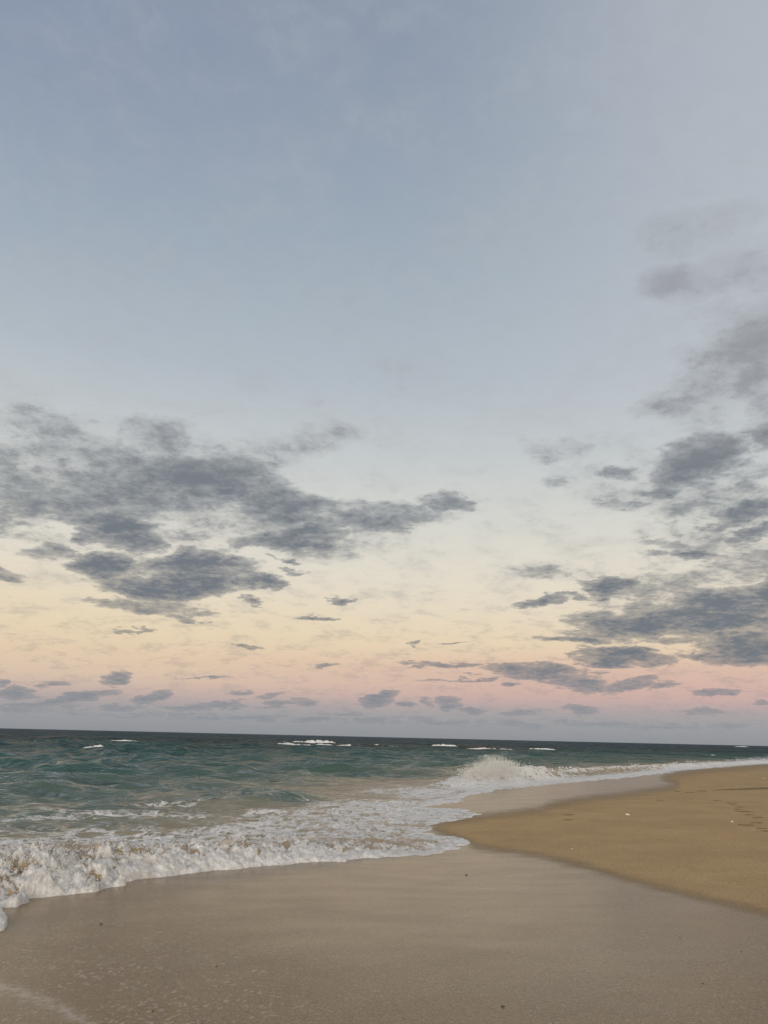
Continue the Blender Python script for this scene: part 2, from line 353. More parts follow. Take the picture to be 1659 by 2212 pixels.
def plain(name, stops, scale, rough=.7, bmp=.3, bd=.01, spec=.4):
    m, g = mat(name); pos = g.new('ShaderNodeTexCoord').outputs['Object']
    n = g.noise(pos, scale, 5, .65)
    p = g.new('ShaderNodeBsdfPrincipled'); g.l.new(g.ramp(n, stops), p.inputs['Base Color'])
    p.inputs['Roughness'].default_value = rough; p.inputs['Specular IOR Level'].default_value = spec
    g.l.new(bump(g, n, bmp, bd), p.inputs['Normal']); finish(g, p.outputs[0]); return m
M_sand = sand_material(); M_sea = sea_material()
M_foam = plain('white_foam', [(.3, (.60, .60, .59)), (.7, (.86, .86, .85))], 6, .8, .6, .05, .2)
M_spray = plain('spray', [(.3, (.55, .55, .53)), (.7, (.72, .72, .71))], 3, .5, .1, .01, .4)
M_far = plain('far_surf', [(.3, (.44, .45, .46)), (.7, (.72, .73, .73))], 2.5, .8, .6, .05, .2)
M_rock = plain('wet_reef_rock', [(.3, (.010, .011, .012)), (.7, (.035, .034, .032))], 2, .45, .8, .1, .4)
M_shell = plain('shell', [(.3, (.48, .42, .32)), (.7, (.66, .60, .50))], 40, .5, .3, .002)
M_weed = plain('dark_seaweed', [(.3, (.010, .008, .006)), (.7, (.04, .028, .018))], 60, .5, .4, .003)
M_print = plain('scuffed_damp_sand', [(.3, (.10, .072, .038)), (.7, (.20, .145, .078))], 45, .9, .5, .006, .15)

# ------------------------------------------------------------------ shoreline and terrain height
water_px = [(-900, 2300), (-320, 2040), (0, 1950), (270, 1903), (620, 1866), (870, 1848), (955, 1800), (950, 1765), (985, 1722), (1100, 1700),
            (1250, 1686), (1350, 1677), (1480, 1664), (1605, 1653), (1720, 1646)]
shore = ground([p[0] for p in water_px], [p[1] for p in water_px], .03)
shore = np.vstack([[-60, -40], shore, shore[-1] + np.array([240., 160.]), [3000, 1500]])
def smooth_poly(p, it=2):
    for _ in range(it):
        q = [p[0]]
        for a, b in zip(p[:-1], p[1:]): q += [a * .75 + b * .25, a * .25 + b * .75]
        p = np.array(q + [p[-1]])
    return p
shore = smooth_poly(shore, 1)
print('shore', np.round(shore, 1).tolist())
def shore_d(x, y):
    """signed distance inland (positive) from the mean waterline"""
    d, _, s = seg_dist(np.stack([x, y], -1), shore)
    return d * -s
def terrain_z(x, y, d=None):
    if d is None: d = shore_d(x, y)
    land = .9 * (1 - np.exp(-np.maximum(d, 0) * .033 / .9))
    z = .03 + land + np.where(d < 0, d * .05, 0)
    z = z + (fbm(x * .35, y * .35, 3, 5) - .5) * .05 * ss(0, 6, d)
    return np.maximum(z, -3.5)

gold = smooth_poly(A([(932, 1787), (945, 1781), (985, 1771), (1040, 1763), (1110, 1755), (1175, 1747), (1185, 1738), (1240, 1728), (1330, 1717), (1430, 1704), (1468, 1694),
          (1430, 1683), (1440, 1674), (1500, 1664), (1659, 1650), (1800, 1640), (2000, 1632), (2600, 1625), (4200, 1700), (4200, 2600), (2600, 2320), (2000, 2090), (1800, 2018),
          (1659, 1974), (1560, 1951), (1450, 1925), (1370, 1906), (1300, 1884), (1200, 1857), (1140, 1844), (1040, 1834), (1000, 1815), (955, 1799)]), 1)
trace_l = A([(-60, 2105), (0, 2128), (60, 2148), (120, 2170), (165, 2195), (200, 2218), (260, 2262)])
# sheet: dense fan in front, coarse all around
def fan(azs, rs, zfun):
    a, r = np.meshgrid(azs, rs); return a.ravel(), r.ravel()
az_t = np.concatenate([np.arange(-180, -38, 2.), np.arange(-38, 38, .14), np.arange(38, 181, 2.)]); az_t[-1] = 180
r_t = [.3]
while r_t[-1] < 130: r_t.append(r_t[-1] + np.clip(r_t[-1] ** 2 * .0009, .03, .02 * r_t[-1]))
r_t = np.array(r_t + [180, 300, 600, 1500, 4000])
a_, r_ = np.meshgrid(np.radians(az_t), r_t); tx = (r_ * np.sin(a_)).ravel(); ty = (r_ * np.cos(a_)).ravel()
d_ = shore_d(tx, ty); tz = terrain_z(tx, ty, d_)
P = AD(tx, ty, tz)
front = np.abs(a_.ravel()) < R(80)
wet = -sdf(P, gold)                                   # > 0 on the wet film
wet = np.where(front, wet, np.where(d_ < 14, 40, -40))
dt, _, side_t = seg_dist(P, trace_l)
fleck = ss(520, 100, np.hypot((P[:, 0] - A([(180, 2170)])[0, 0]) * .75, (P[:, 1] - A([(180, 2170)])[0, 1]) * 2.6)) * front
fleck = fleck * .9
trace = np.exp(-(dt / 8) ** 2) * .9 + .28 * np.exp(-dt / 45) * (P[:, 1] > np.interp(P[:, 0], trace_l[:, 0], trace_l[:, 1]))
trace *= front
# the thin edge of the last backwash: two low steps in the film
EDG = [([(500, 1789 - 46), (600, 1735)], 0)]
Ft = grid_faces(len(r_t), len(az_t))
centre = np.array([[0, 0, terrain_z(np.array([0.]), np.array([0.]))[0]]])
V = np.stack([tx, ty, tz], -1)
nc = len(az_t)
sand = mesh_obj('sand', V, Ft, M_sand, dict(wet=np.clip(wet, -60, 60), fleck=fleck, trace=trace))
tag(sand, kind='structure')
Zc = float(centre[0, 2])

# ------------------------------------------------------------------ the sea
swash = [(-1200, 2420), (-500, 2120), (-120, 2050), (-40, 2012), (-8, 2010), (10, 2006), (14, 1992), (2, 1976), (-30, 1972), (-28, 1964), (0, 1958), (35, 1955), (62, 1946), (48, 1942), (110, 1937), (160, 1930), (200, 1925), (240, 1916), (272, 1911), (268, 1903), (300, 1897),
         (360, 1891), (420, 1886), (460, 1877), (500, 1875), (560, 1871), (612, 1869), (640, 1862), (700, 1858), (750, 1859), (800, 1853), (870, 1850),
         (920, 1846), (960, 1838), (990, 1832), (1000, 1828), (985, 1827), (1010, 1825), (1018, 1820), (1012, 1814), (1000, 1812), (975, 1808), (950, 1808), (925, 1803), (905, 1801), (893, 1800), (915, 1796), (936, 1792), (930, 1789), (947, 1785), (925, 1783),
         (960, 1776), (985, 1770), (1020, 1764), (1042, 1759), (1030, 1757), (1036, 1754), (1008, 1753), (1020, 1749), (985, 1746), (940, 1744), (912, 1743), (935, 1738),
         (985, 1733), (1003, 1728), (990, 1726), (1012, 1718), (1040, 1713), (1068, 1709), (1060, 1706), (1100, 1703), (1160, 1697), (1210, 1692), (1250, 1689),
         (1300, 1684), (1360, 1679), (1400, 1674), (1455, 1669), (1440, 1667), (1500, 1662), (1560, 1657), (1610, 1653), (1659, 1650), (1720, 1646), (1800, 1642),
         (1950, 1638)]
# work in azimuth / log-depression so the far field stays open
def swash_poly():
    pts = [p for p in swash if p[0] < 2000]
    a = A(pts)
    a = np.vstack([a, [a[-1, 0] + 900, a[-1, 1] + 5], [a[-1, 0] + 900, -200], [-5200, -200], [-5200, a[0, 1] + 300]])
    return a
SW = swash_poly()
az_s = np.concatenate([np.arange(-150, -36, 1.2), np.arange(-36, 34.5, .085), np.arange(34.5, 92, 1.2)])
r_s = [7.0]
while r_s[-1] < 30000:
    r = r_s[-1]; r_s.append(r + (min(r * r * (.00024 if r < 14 else .00036), .0085 * r) if r < 600 else .03 * r))
r_s = np.array(r_s); nr, ncs = len(r_s), len(az_s)
print('sea grid', nr, ncs, nr * ncs)
a_, r_ = np.meshgrid(np.radians(az_s), r_s); a_ = a_.ravel(); r_ = r_.ravel()
x = r_ * np.sin(a_); y = r_ * np.cos(a_)
d = -shore_d(x, y)                                    # seaward distance
tzs = terrain_z(x, y, -d)
P0 = AD(x, y, np.maximum(tzs, 0) + .01)
wsd = sdf(P0, SW)                                     # > 0 in the water, photo units
ragged = (fbm(x * 3.2, y * 3.2, 4, 41) - .5) * 7
wsd = wsd + ragged * ss(60, 10, np.abs(wsd))
spacing = np.maximum(np.gradient(r_s)[:, None].repeat(ncs, 1).ravel(), r_ * R(.085))
# chop and swell
h = np.zeros_like(x); gx = np.zeros_like(x); gy = np.zeros_like(x)
mod = fbm(x * .09, y * .09, 3, 3) * 1.2 + .4
depth_f = ss(1.5, 16, d)
wx = x + (fbm(x * .2, y * .2, 2, 61) - .5) * 4; wy = y + (fbm(x * .2, y * .2, 2, 71) - .5) * 4
for k in range(60):
    lam = .8 * (12 / .8) ** (rng.random() ** 1.3); th = R(-100) + rng.normal() * .5; kk = 2 * math.pi / lam
    amp = .0150 * lam ** .45
    cx, cy = math.cos(th), math.sin(th); ph = rng.random() * 6.28
    att = ss(2.0, 4.5, lam / spacing) * (depth_f if lam > 2 else .25 + .75 * depth_f)
    arg = kk * (wx * cx + wy * cy) + ph
    h += att * amp * np.cos(arg); s_ = att * amp * np.sin(arg) * .9
    gx -= cx * s_; gy -= cy * s_
h *= mod; gx *= mod; gy *= mod
# individual waves traced as crest lines: points, heights, front width, back width, foam on crest
def W(pts, hs, wf, wb, fo=0., zb=.0):
    g_ = ground([p[0] for p in pts], [p[1] for p in pts], zb)
    return g_, hs, wf, wb, fo
waves = [
 W([(985, 1699), (1030, 1693), (1080, 1690), (1130, 1686), (1180, 1683)], [.05, .32, .40, .34, .22], .6, 2.0, .8),         # the plunging crest and its splash
 W([(1130, 1687), (1190, 1681), (1260, 1673), (1330, 1667), (1400, 1662), (1480, 1657), (1560, 1652), (1620, 1648), (1700, 1644)], [.25, .32, .30, .32, .27, .25, .2, .17, .15], .5, 1.2, .68),
 W([(1010, 1664), (1060, 1661), (1100, 1660), (1150, 1662), (1200, 1664)], [.05, .65, .95, .75, .1], 1.5, 3.5, 0),                 # green face behind it
 W([(440, 1734), (500, 1734), (560, 1733), (610, 1730), (660, 1728), (700, 1728)], [.02, .16, .28, .34, .20, .02], .38, 1.6, .05),
 W([(130, 1745), (220, 1741), (300, 1739), (390, 1733), (430, 1732)], [.02, .09, .12, .10, .02], .35, 1.4, .2),
 W([(-60, 1706), (40, 1707), (110, 1710), (190, 1712)], [.2, .26, .28, .02], .9, 2.2, 0),
 W([(-60, 1661), (60, 1663), (120, 1664), (200, 1668)], [.25, .34, .34, .02], 1.5, 3.2, 0),
 W([(120, 1624), (230, 1627), (300, 1627), (360, 1630)], [.1, .55, .75, .05], 3.0, 6, 0),
 W([(30, 1610), (110, 1613), (200, 1613), (300, 1611)], [.1, .55, .6, .1], 3.5, 7, .0),
 W([(560, 1663), (620, 1664), (680, 1666), (740, 1668)], [.02, .33, .38, .02], 1.4, 3, 0),
 W([(860, 1672), (930, 1672), (1000, 1676)], [.02, .22, .02], 1.0, 2.4, 0),
]
for k in range(26):
    qx = rng.uniform(-60, 1100); qy = 1598 + .0233 * qx - 23 + rng.beta(1.3, 1.6) * 100; ln = rng.uniform(25, 75)
    if qy > 1715 - max(0, qx - 500) * .10: continue
    dist = 2 / ((qy - 1573 - .0233 * qx) / F); hh = rng.uniform(.10, .24) * np.clip(dist / 45, .6, 2.2)
    waves.append(W([(qx - ln, qy + rng.normal()), (qx - ln * .3, qy), (qx + ln * .4, qy + .8), (qx + ln, qy + 1.2)], [.0, hh, hh * .8, 0], .55 + dist * .018, 1.6 + dist * .03, 0))
XY = np.stack([x, y], -1); crest_foam = np.zeros_like(x); crest_h = np.zeros_like(x)
near = (r_ < 420) & (r_ > 8)
for g_, hs, wf, wb, fo in waves:
    m = near & (np.abs(x) < 150)
    dd, vv, sgn = seg_dist(XY[m], g_, False, hs)
    # side: crest runs left->right, positive = seaward
    wdt = np.where(sgn > 0, wb, wf); wob = 1 + .35 * (fbm(x[m] * .6, y[m] * .6, 3, 23) - .5) * 2
    e = vv * wob * np.exp(-(dd / wdt) ** 2)
    h[m] += e; crest_h[m] = np.maximum(crest_h[m], e)
    crest_foam[m] = np.maximum(crest_foam[m], fo * np.exp(-(dd / (wdt * np.where(sgn > 0, .5, .9))) ** 2))
# the white bore at the left: height along the swash edge
edge = ground([-500, -120, 0, 120, 270, 420, 620, 750, 870, 960, 1010], [2135, 2030, 1958, 1938, 1908, 1886, 1867, 1858, 1850, 1840, 1822], .03)
bh = [.01, .02, .17, .24, .19, .14, .12, .09, .06, .04, .02]
dd, vv, sgn = seg_dist(XY, edge, False, bh)
m = (wsd > -4)
inl = np.where(wsd > 0, dd, 0.)
prof = (1 - np.exp(-(inl / .55))) * np.exp(-np.maximum(inl - .7, 0) / 1.5)
pile = vv * prof * 1.35
pile_k = np.clip(vv * 2.6, 0, 1) * np.exp(-np.maximum(inl - .9, 0) / 1.3) * (dd < 9)
pile *= (dd < 9)
# foam cover in photo units, (x, y, rx, ry, cover)
def blob(cx, cy, rx, ry, tilt=0):
    c = A([(cx, cy)])[0]; q = P0 - c; t = R(tilt + 1.33)
    u = (q[:, 0] * math.cos(t) + q[:, 1] * math.sin(t)) / rx; v = (-q[:, 0] * math.sin(t) + q[:, 1] * math.cos(t)) / ry
    return np.exp(-(u * u + v * v))
foam = np.zeros_like(x)
def fmax(v): 
    global foam
    foam = np.maximum(foam, v)
top = A([(-900, 1850), (-200, 1822), (0, 1812), (130, 1803), (250, 1797), (360, 1796), (480, 1783), (600, 1768), (660, 1752), (720, 1738), (820, 1728), (900, 1722), (960, 1716), (1010, 1712), (1012, 1700)])
ytop = np.interp(P0[:, 0], top[:, 0], top[:, 1], right=1e9)
inz = ss(-9, 9, P0[:, 1] - ytop) * (P0[:, 0] < top[-1, 0] + 40)
fmax(.74 * inz)
fmax(1.05 * inz * np.exp(-np.maximum(dd - .3, 0) / 1.6) * (dd < 9))          # dense along the leading edge
fmax(.95 * np.clip(pile_k * 1.6, 0, 1))
fmax(.92 * ss(16, 3, wsd) * (wsd > 0) * (P0[:, 0] > -900))                     # rim of foam round every tongue
for b in [(980, 1745, 130, 16, 0, .95), (930, 1762, 120, 14, -4, .95), (860, 1775, 130, 14, 0, .85), (760, 1790, 150, 18, 0, .80), (930, 1815, 110, 14, 0, .78), (940, 1838, 140, 9, -8, .98),
          (800, 1738, 140, 9, -2, .85), (930, 1712, 90, 14, -6, .82), (1010, 1700, 80, 12, -6, .9), (1100, 1694, 120, 10, -5, 1.), (1055, 1690, 80, 11, 0, 1.0), (860, 1706, 100, 10, -5, .55),
          (640, 1752, 160, 9, -4, .60), (300, 1765, 260, 9, 1, .46), (100, 1768, 160, 7, 0, .44), (520, 1790, 120, 8, -4, .70), (200, 1795, 200, 8, 0, .5), (560, 1762, 80, 5, 0, .55),
          (350, 1737, 90, 4, -4, .46), (570, 1722, 60, 5, -3, .38), (650, 1652, 40, 1.2, 0, .1)]:
    cx, cy, rx, ry, tl, s_ = b; fmax(s_ * blob(cx, cy, rx, ry, tl) * 1.12)
fmax(crest_foam * (fbm(x * 1.1, y * 1.1, 3, 88) * .7 + .65))
# white water between the breaking crest and the beach on the right
rb = ss(-4, 8, P0[:, 0] - A([(1000, 1700)])[0, 0])
fmax(rb * .95 * ss(1., .4, wsd / np.interp(P0[:, 0], A([(1000, 1700), (1250, 1690), (1500, 1660), (1650, 1650)])[:, 0], [20, 12, 6, 3])) * (wsd > 0))
foam = np.where(wsd < 2.5, np.maximum(foam, .97 * (P0[:, 0] > -4000)), foam)
# windblown flecks of white further out
foam *= 1 - .25 * (fbm(x * .9, y * .9, 3, 14) > .68) * (dd > 1.5)
# brown sand churned into the bore
brown = .30 * pile_k
for b in [(170, 1838, 60, 7, 1.), (255, 1835, 32, 8, 1.2), (60, 1835, 50, 5, .5), (420, 1850, 45, 14, .8), (375, 1860, 40, 10, .6), (470, 1858, 60, 8, .6), (95, 1878, 22, 9, .8), (300, 1860, 60, 12, .35), (0, 1875, 25, 8, .7),
          (560, 1850, 60, 8, .55), (660, 1842, 70, 6, .65), (820, 1830, 110, 8, .85), (720, 1820, 120, 8, .55), (900, 1822, 60, 5, .8), (985, 1685, 30, 10, 1.), (1030, 1688, 40, 12, .7), (950, 1690, 24, 6, .6), (780, 1800, 200, 12, .35)]:
    brown = np.maximum(brown, b[4] * blob(*b[:4]))
# churned relief of the foam
tb = np.clip(foam - .35, 0, 1) * ss(0, 8, wsd)
n1_ = fbm(x * 2.6, y * 2.6, 4, 31); bil = lambda f, sd: np.abs(fbm(x * f, y * f, 2, sd, .4) * 2 - 1) * 2.4
b1_, b2_, b3_ = bil(2.4, 37), bil(6.5, 39), bil(15., 43); rid = b1_ * .32 + b2_ * .42 + b3_ * .30
spike = np.clip(fbm(x * 13, y * 9, 2, 83) - .62, 0, 1) * 3.2 * np.clip(fbm(x * 2, y * 2, 2, 84) * 2 - .7, 0, 1)
crease = np.clip(1 - b1_ * 2.4, 0, 1) + .8 * np.clip(1 - b2_ * 2.2, 0, 1) + .5 * np.clip(1 - b3_ * 2., 0, 1)
n3 = fbm(x * 9, y * 9, 3, 47); n4 = fbm(x * 22, y * 16, 2, 49)
bump_amp = pile_k * .17 + tb * .085 * ss(40, 12, r_) + crest_foam * .07 * ss(20, 30, r_)
h = h * ss(0, 4, d + 2) + pile
h += bump_amp * ((n1_ - .5) * 1.0 + (rid - .45) * 1.15 + (n3 - .5) * .5 + (n4 - .5) * .4 + spike)
foam = foam - np.clip(crease, 0, 1) * np.clip(.22 + pile_k * .7 + (foam - .6), 0, .62) * ss(0, 9, wsd) * ss(45, 15, r_)
spl = np.exp(-(seg_dist(XY, ground([1005, 1040, 1075, 1110], [1698, 1695, 1693, 1691], 0))[0] / 1.1) ** 2)
h += spl * (.08 + .34 * fbm(x * 2.1, y * 1.2, 4, 53))
# thin film on the sand; it dives under the sand outside the waterline
film = np.maximum(tzs, -.02) + .012 + .022 * ss(0, 9, wsd)
z = np.where(d > 3, np.maximum(h, tzs + .02), np.maximum(film, np.maximum(tzs, 0) * ss(3, -2, d) + .012 + h * ss(-2.5, 1.5, d) + np.where(d < 1, pile * .9, 0)))
z = np.maximum(z, film * (tzs > -.05) + (tzs <= -.05) * -9)
lip = ss(-5, 1.5, wsd)
z = np.where(wsd < 1.5, (tzs - .12) + (z - tzs + .12) * lip, z)
# sideways churn so the bore is not a plain height field
jx = (fbm(x * 4.1, y * 4.1, 3, 101) - .5) * .22 * pile_k * ss(0, 10, wsd); jy = (fbm(x * 4.1, y * 4.1, 3, 107) - .5) * .30 * pile_k * ss(0, 10, wsd)
X = x + gx * depth_f + jx; Y = y + gy * depth_f + jy
zone = np.interp(d, [-5, 2, 5, 9, 20, 50, 100, 220, 700, 30000], [0, .03, .12, .24, .40, .50, .64, .80, 1., 1.])
zone = np.maximum(zone, .52 * blob(1100, 1648, 110, 16)); zone = np.maximum(zone, .40 * blob(520, 1722, 190, 14))
zone = zone + (fbm(x * .05, y * .09, 3, 9) - .5) * .12
far = ss(math.log(12), math.log(260), np.log(r_))
Vs = np.stack([X, Y, z], -1); Fs = grid_faces(nr, ncs)
att = dict(foam=np.clip(foam, 0, 1.1), zone=np.clip(zone, 0, 1), brown=brown, far=far, pile=pile_k)
wf_ = wsd[Fs].max(1); keep = wf_ > -14
ff = foam[Fs].mean(1) * (fbm(x * .5, y * .5, 2, 77)[Fs[:, 0]] * .2 + .9)
isf = keep & (ff > .62) & (r_[Fs[:, 0]] < 300)
o = mesh_obj('sea', *(lambda t: (t[0], t[1]))(submesh(Vs, Fs, keep & ~isf, att)), M_sea, submesh(Vs, Fs, keep & ~isf, att)[2]); tag(o, kind='structure')
t = submesh(Vs, Fs, isf, att)
o = mesh_obj('sea_foam', t[0], t[1], M_sea, t[2])
tag(o, 'white churned wave foam washing up the sandy shore', 'sea foam', kind='stuff')

# ------------------------------------------------------------------ spray drops
def ico():
    bm = bmesh.new(); bmesh.ops.create_icosphere(bm, subdivisions=1, radius=1)
    v = np.array([q.co[:] for q in bm.verts]); f = np.array([[q.index for q in p.verts] for p in bm.faces]); bm.free(); return v, f
IV, IF = ico()
def drops(C, rad):
    n = len(C); sq = 1 + (rng.random((n, 1, 3)) - .5) * .9
    Vv = (IV[None] * rad[:, None, None] * sq + C[:, None]).reshape(-1, 3)
    Ff = (IF[None] + (np.arange(n) * len(IV))[:, None, None]).reshape(-1, 3); return Vv, Ff
cs, rs_ = [], []
# over the bore
idx = np.where((pile_k > .25) & (wsd > 2) & (np.abs(a_) < R(36)))[0]
pk = rng.choice(idx, 6000, p=(pile_k[idx] ** 2) / (pile_k[idx] ** 2).sum())
C = Vs[pk] + rng.normal(size=(6000, 3)) * (.03, .03, 0); C[:, 2] += rng.exponential(.020, 6000); cs.append(C); rs_.append(rng.uniform(.002, .0075, 6000))
# a little jet thrown up where two wavelets meet
for (jx0, jy0, n_) in [(530, 1815, 90)]:
    if not n_: continue
    b = ground(jx0, jy0, .12); tt = rng.random(n_)
    C = np.stack([b[0] - tt * .28 + rng.normal(size=n_) * .02, b[1] + rng.normal(size=n_) * .05, .10 + np.sin(tt * 2.2) * .22 + rng.normal(size=n_) * .02], -1); cs.append(C); rs_.append(rng.uniform(.003, .011, n_))
# the splash
n_ = 17000; L = ground([1000, 1035, 1070, 1105, 1140], [1697, 1695, 1693, 1691, 1688], 0)
t_ = rng.beta(2.2, 2.2, n_) * 3.99; i_ = t_.astype(int); C2 = L[i_] + (L[i_ + 1] - L[i_]) * (t_ - i_)[:, None]
hm = np.interp(t_, [0, 1, 2, 3, 4], [.34, .74, 1.0, .70, .28])
hz = .2 + rng.random(n_) ** .8 * hm * (1 + .35 * (fbm(t_ * 6, t_ * 0, 3, 4) - .5) * 2)
C = np.stack([C2[:, 0] + rng.normal(size=n_) * .35, C2[:, 1] + rng.normal(size=n_) * .5, hz], -1); cs.append(C); rs_.append(rng.uniform(.004, .014, n_))
# over the breaking crest to the right
n_ = 1500; L = ground([1130, 1190, 1260, 1330, 1400, 1480, 1560], [1687, 1681, 1673, 1667, 1662, 1657, 1652], 0); t_ = rng.random(n_) * 5.99; i_ = t_.astype(int); C2 = L[i_] + (L[i_ + 1] - L[i_]) * (t_ - i_)[:, None]
cl = fbm(t_ * 5, t_ * 0, 3, 12)
C = np.stack([C2[:, 0] + rng.normal(size=n_) * .3, C2[:, 1] + rng.normal(size=n_) * .35, .2 + rng.random(n_) * .5 * cl], -1); cs.append(C); rs_.append(rng.uniform(.010, .030, n_))
Vv, Ff = drops(np.concatenate(cs), np.concatenate(rs_))
o = mesh_obj('sea_spray', Vv, Ff, M_spray); tag(o, 'fine white spray drops thrown up by the breaking shore waves', 'sea spray', kind='stuff')

# ------------------------------------------------------------------ far breakers on the reef
def breaker(px0, py0, px1, py1, hgt, depth, label, seed, zb=.0, peak=.5):
    a = ground(px0, py0, zb); b = ground(px1, py1, zb); c = (a + b) / 2; L = np.linalg.norm(b - a)
    e = (b - a) / L; nrm = np.array([-e[1], e[0]])
    nu, nv = 220, 12; u, v = np.meshgrid(np.linspace(0, 1, nu), np.linspace(0, 1, nv))
    u = u.ravel(); v = v.ravel()
    env = np.clip(np.sin(np.pi * u ** (math.log(.5) / math.log(peak))), 0, 1) ** .45
    lump = .12 + .85 * ss(.25, .75, fbm(u * L * .4 + seed, v * 1.2, 3, seed)) + .9 * (fbm(u * L * 1.6, v * 4, 4, seed + 5) - .5)
    hz = hgt * env * lump * np.sin(np.pi * np.clip(v, 0, 1) ** .8) ** .6
    off = (v - .5) * depth * (.4 + env * .8) + (fbm(u * L * .3, v * 0, 3, seed + 9) - .5) * depth * .8
    Vx = (u - .5) * L; W_ = np.stack([Vx * e[0] + off * nrm[0], Vx * e[1] + off * nrm[1], hz - .06], -1)
    o = mesh_obj('breaking_wave', W_, grid_faces(nv, nu), M_far); o.location = (c[0], c[1], 0)
    return tag(o, label, 'breaking wave', 'white breakers out at sea')
breaker(606, 1604, 726, 1606, .95, 3.0, 'tall bright white breaker near the horizon, thickest and whitest of the far breakers', 3, peak=.62)
breaker(560, 1608.5, 722, 1611, .62, 2.0, 'long thin white foam line just below and left of the tallest far breaker', 11)
breaker(700, 1610.5, 872, 1613.5, .45, 1.3, 'faint thin white line behind the left flat reef rock', 15)
breaker(932, 1611.5, 994, 1613, .62, 2.0, 'short lumpy white breaker at the left end of the dark flat reef', 21, peak=.4)
breaker(1000, 1618, 1112, 1620, .42, .9, 'hairline of white foam in front of the right dark flat reef', 44)
breaker(1132, 1620, 1202, 1621.5, .62, 1.4, 'small white breaker standing alone right of the dark reef', 27)
breaker(398, 1605, 466, 1606, .55, 1.6, 'small white cap left of the tallest far breaker', 31, peak=.8)
breaker(228, 1600, 300, 1601.5, .28, 1.0, 'thin white cap far out on the left side of the sea', 36, peak=.6)
breaker(30, 1610.5, 128, 1612.5, .66, 2.0, 'faint long foam streak on dark water at far left', 61)
breaker(176, 1616.5, 268, 1618, .74, 1.6, 'low foam streak on a dark swell crest in the left of the sea', 67)
breaker(1522, 1631.5, 1546, 1632.5, .34, 1.0, 'tiny white cap at right just above the sandy point', 52)
breaker(1588, 1613.2, 1616, 1613.6, .9, 4.0, 'speck of white surf on the horizon at far right', 58)

def reef(px0, py0, px1, py1, hgt, depth, label, seed):
    a = ground(px0, py0, 0); b = ground(px1, py1, 0); c = (a + b) / 2; L = np.linalg.norm(b - a); e = (b - a) / L; nrm = np.array([-e[1], e[0]])
    nu, nv = 120, 16; u, v = np.meshgrid(np.linspace(0, 1, nu), np.linspace(0, 1, nv)); u = u.ravel(); v = v.ravel()
    env = ss(0, .06, u) * ss(1, .82, u) * ss(0, .15, v) * ss(1, .85, v)
    hz = -.25 + env * (hgt + .25) * (.7 + .6 * fbm(u * L * .8, v * 4, 4, seed))
    off = (v - .5) * depth * (.6 + .8 * fbm(u * L * .25, v * 0, 2, seed + 3)); Vx = (u - .5) * L
    o = mesh_obj('reef_rock', np.stack([Vx * e[0] + off * nrm[0], Vx * e[1] + off * nrm[1], hz], -1), grid_faces(nv, nu), M_rock, smooth=False)
    o.location = (c[0], c[1], 0); return tag(o, label, 'rock', 'flat dark reef rocks awash in the sea')
reef(758, 1613.4, 832, 1614.6, .42, 2.4, 'thin flat dark reef rock in mid sea, the left and shorter one', 5)
reef(984, 1616.2, 1084, 1618.4, .66, 3.2, 'long flat dark reef rock with a white breaker at its left end', 8)

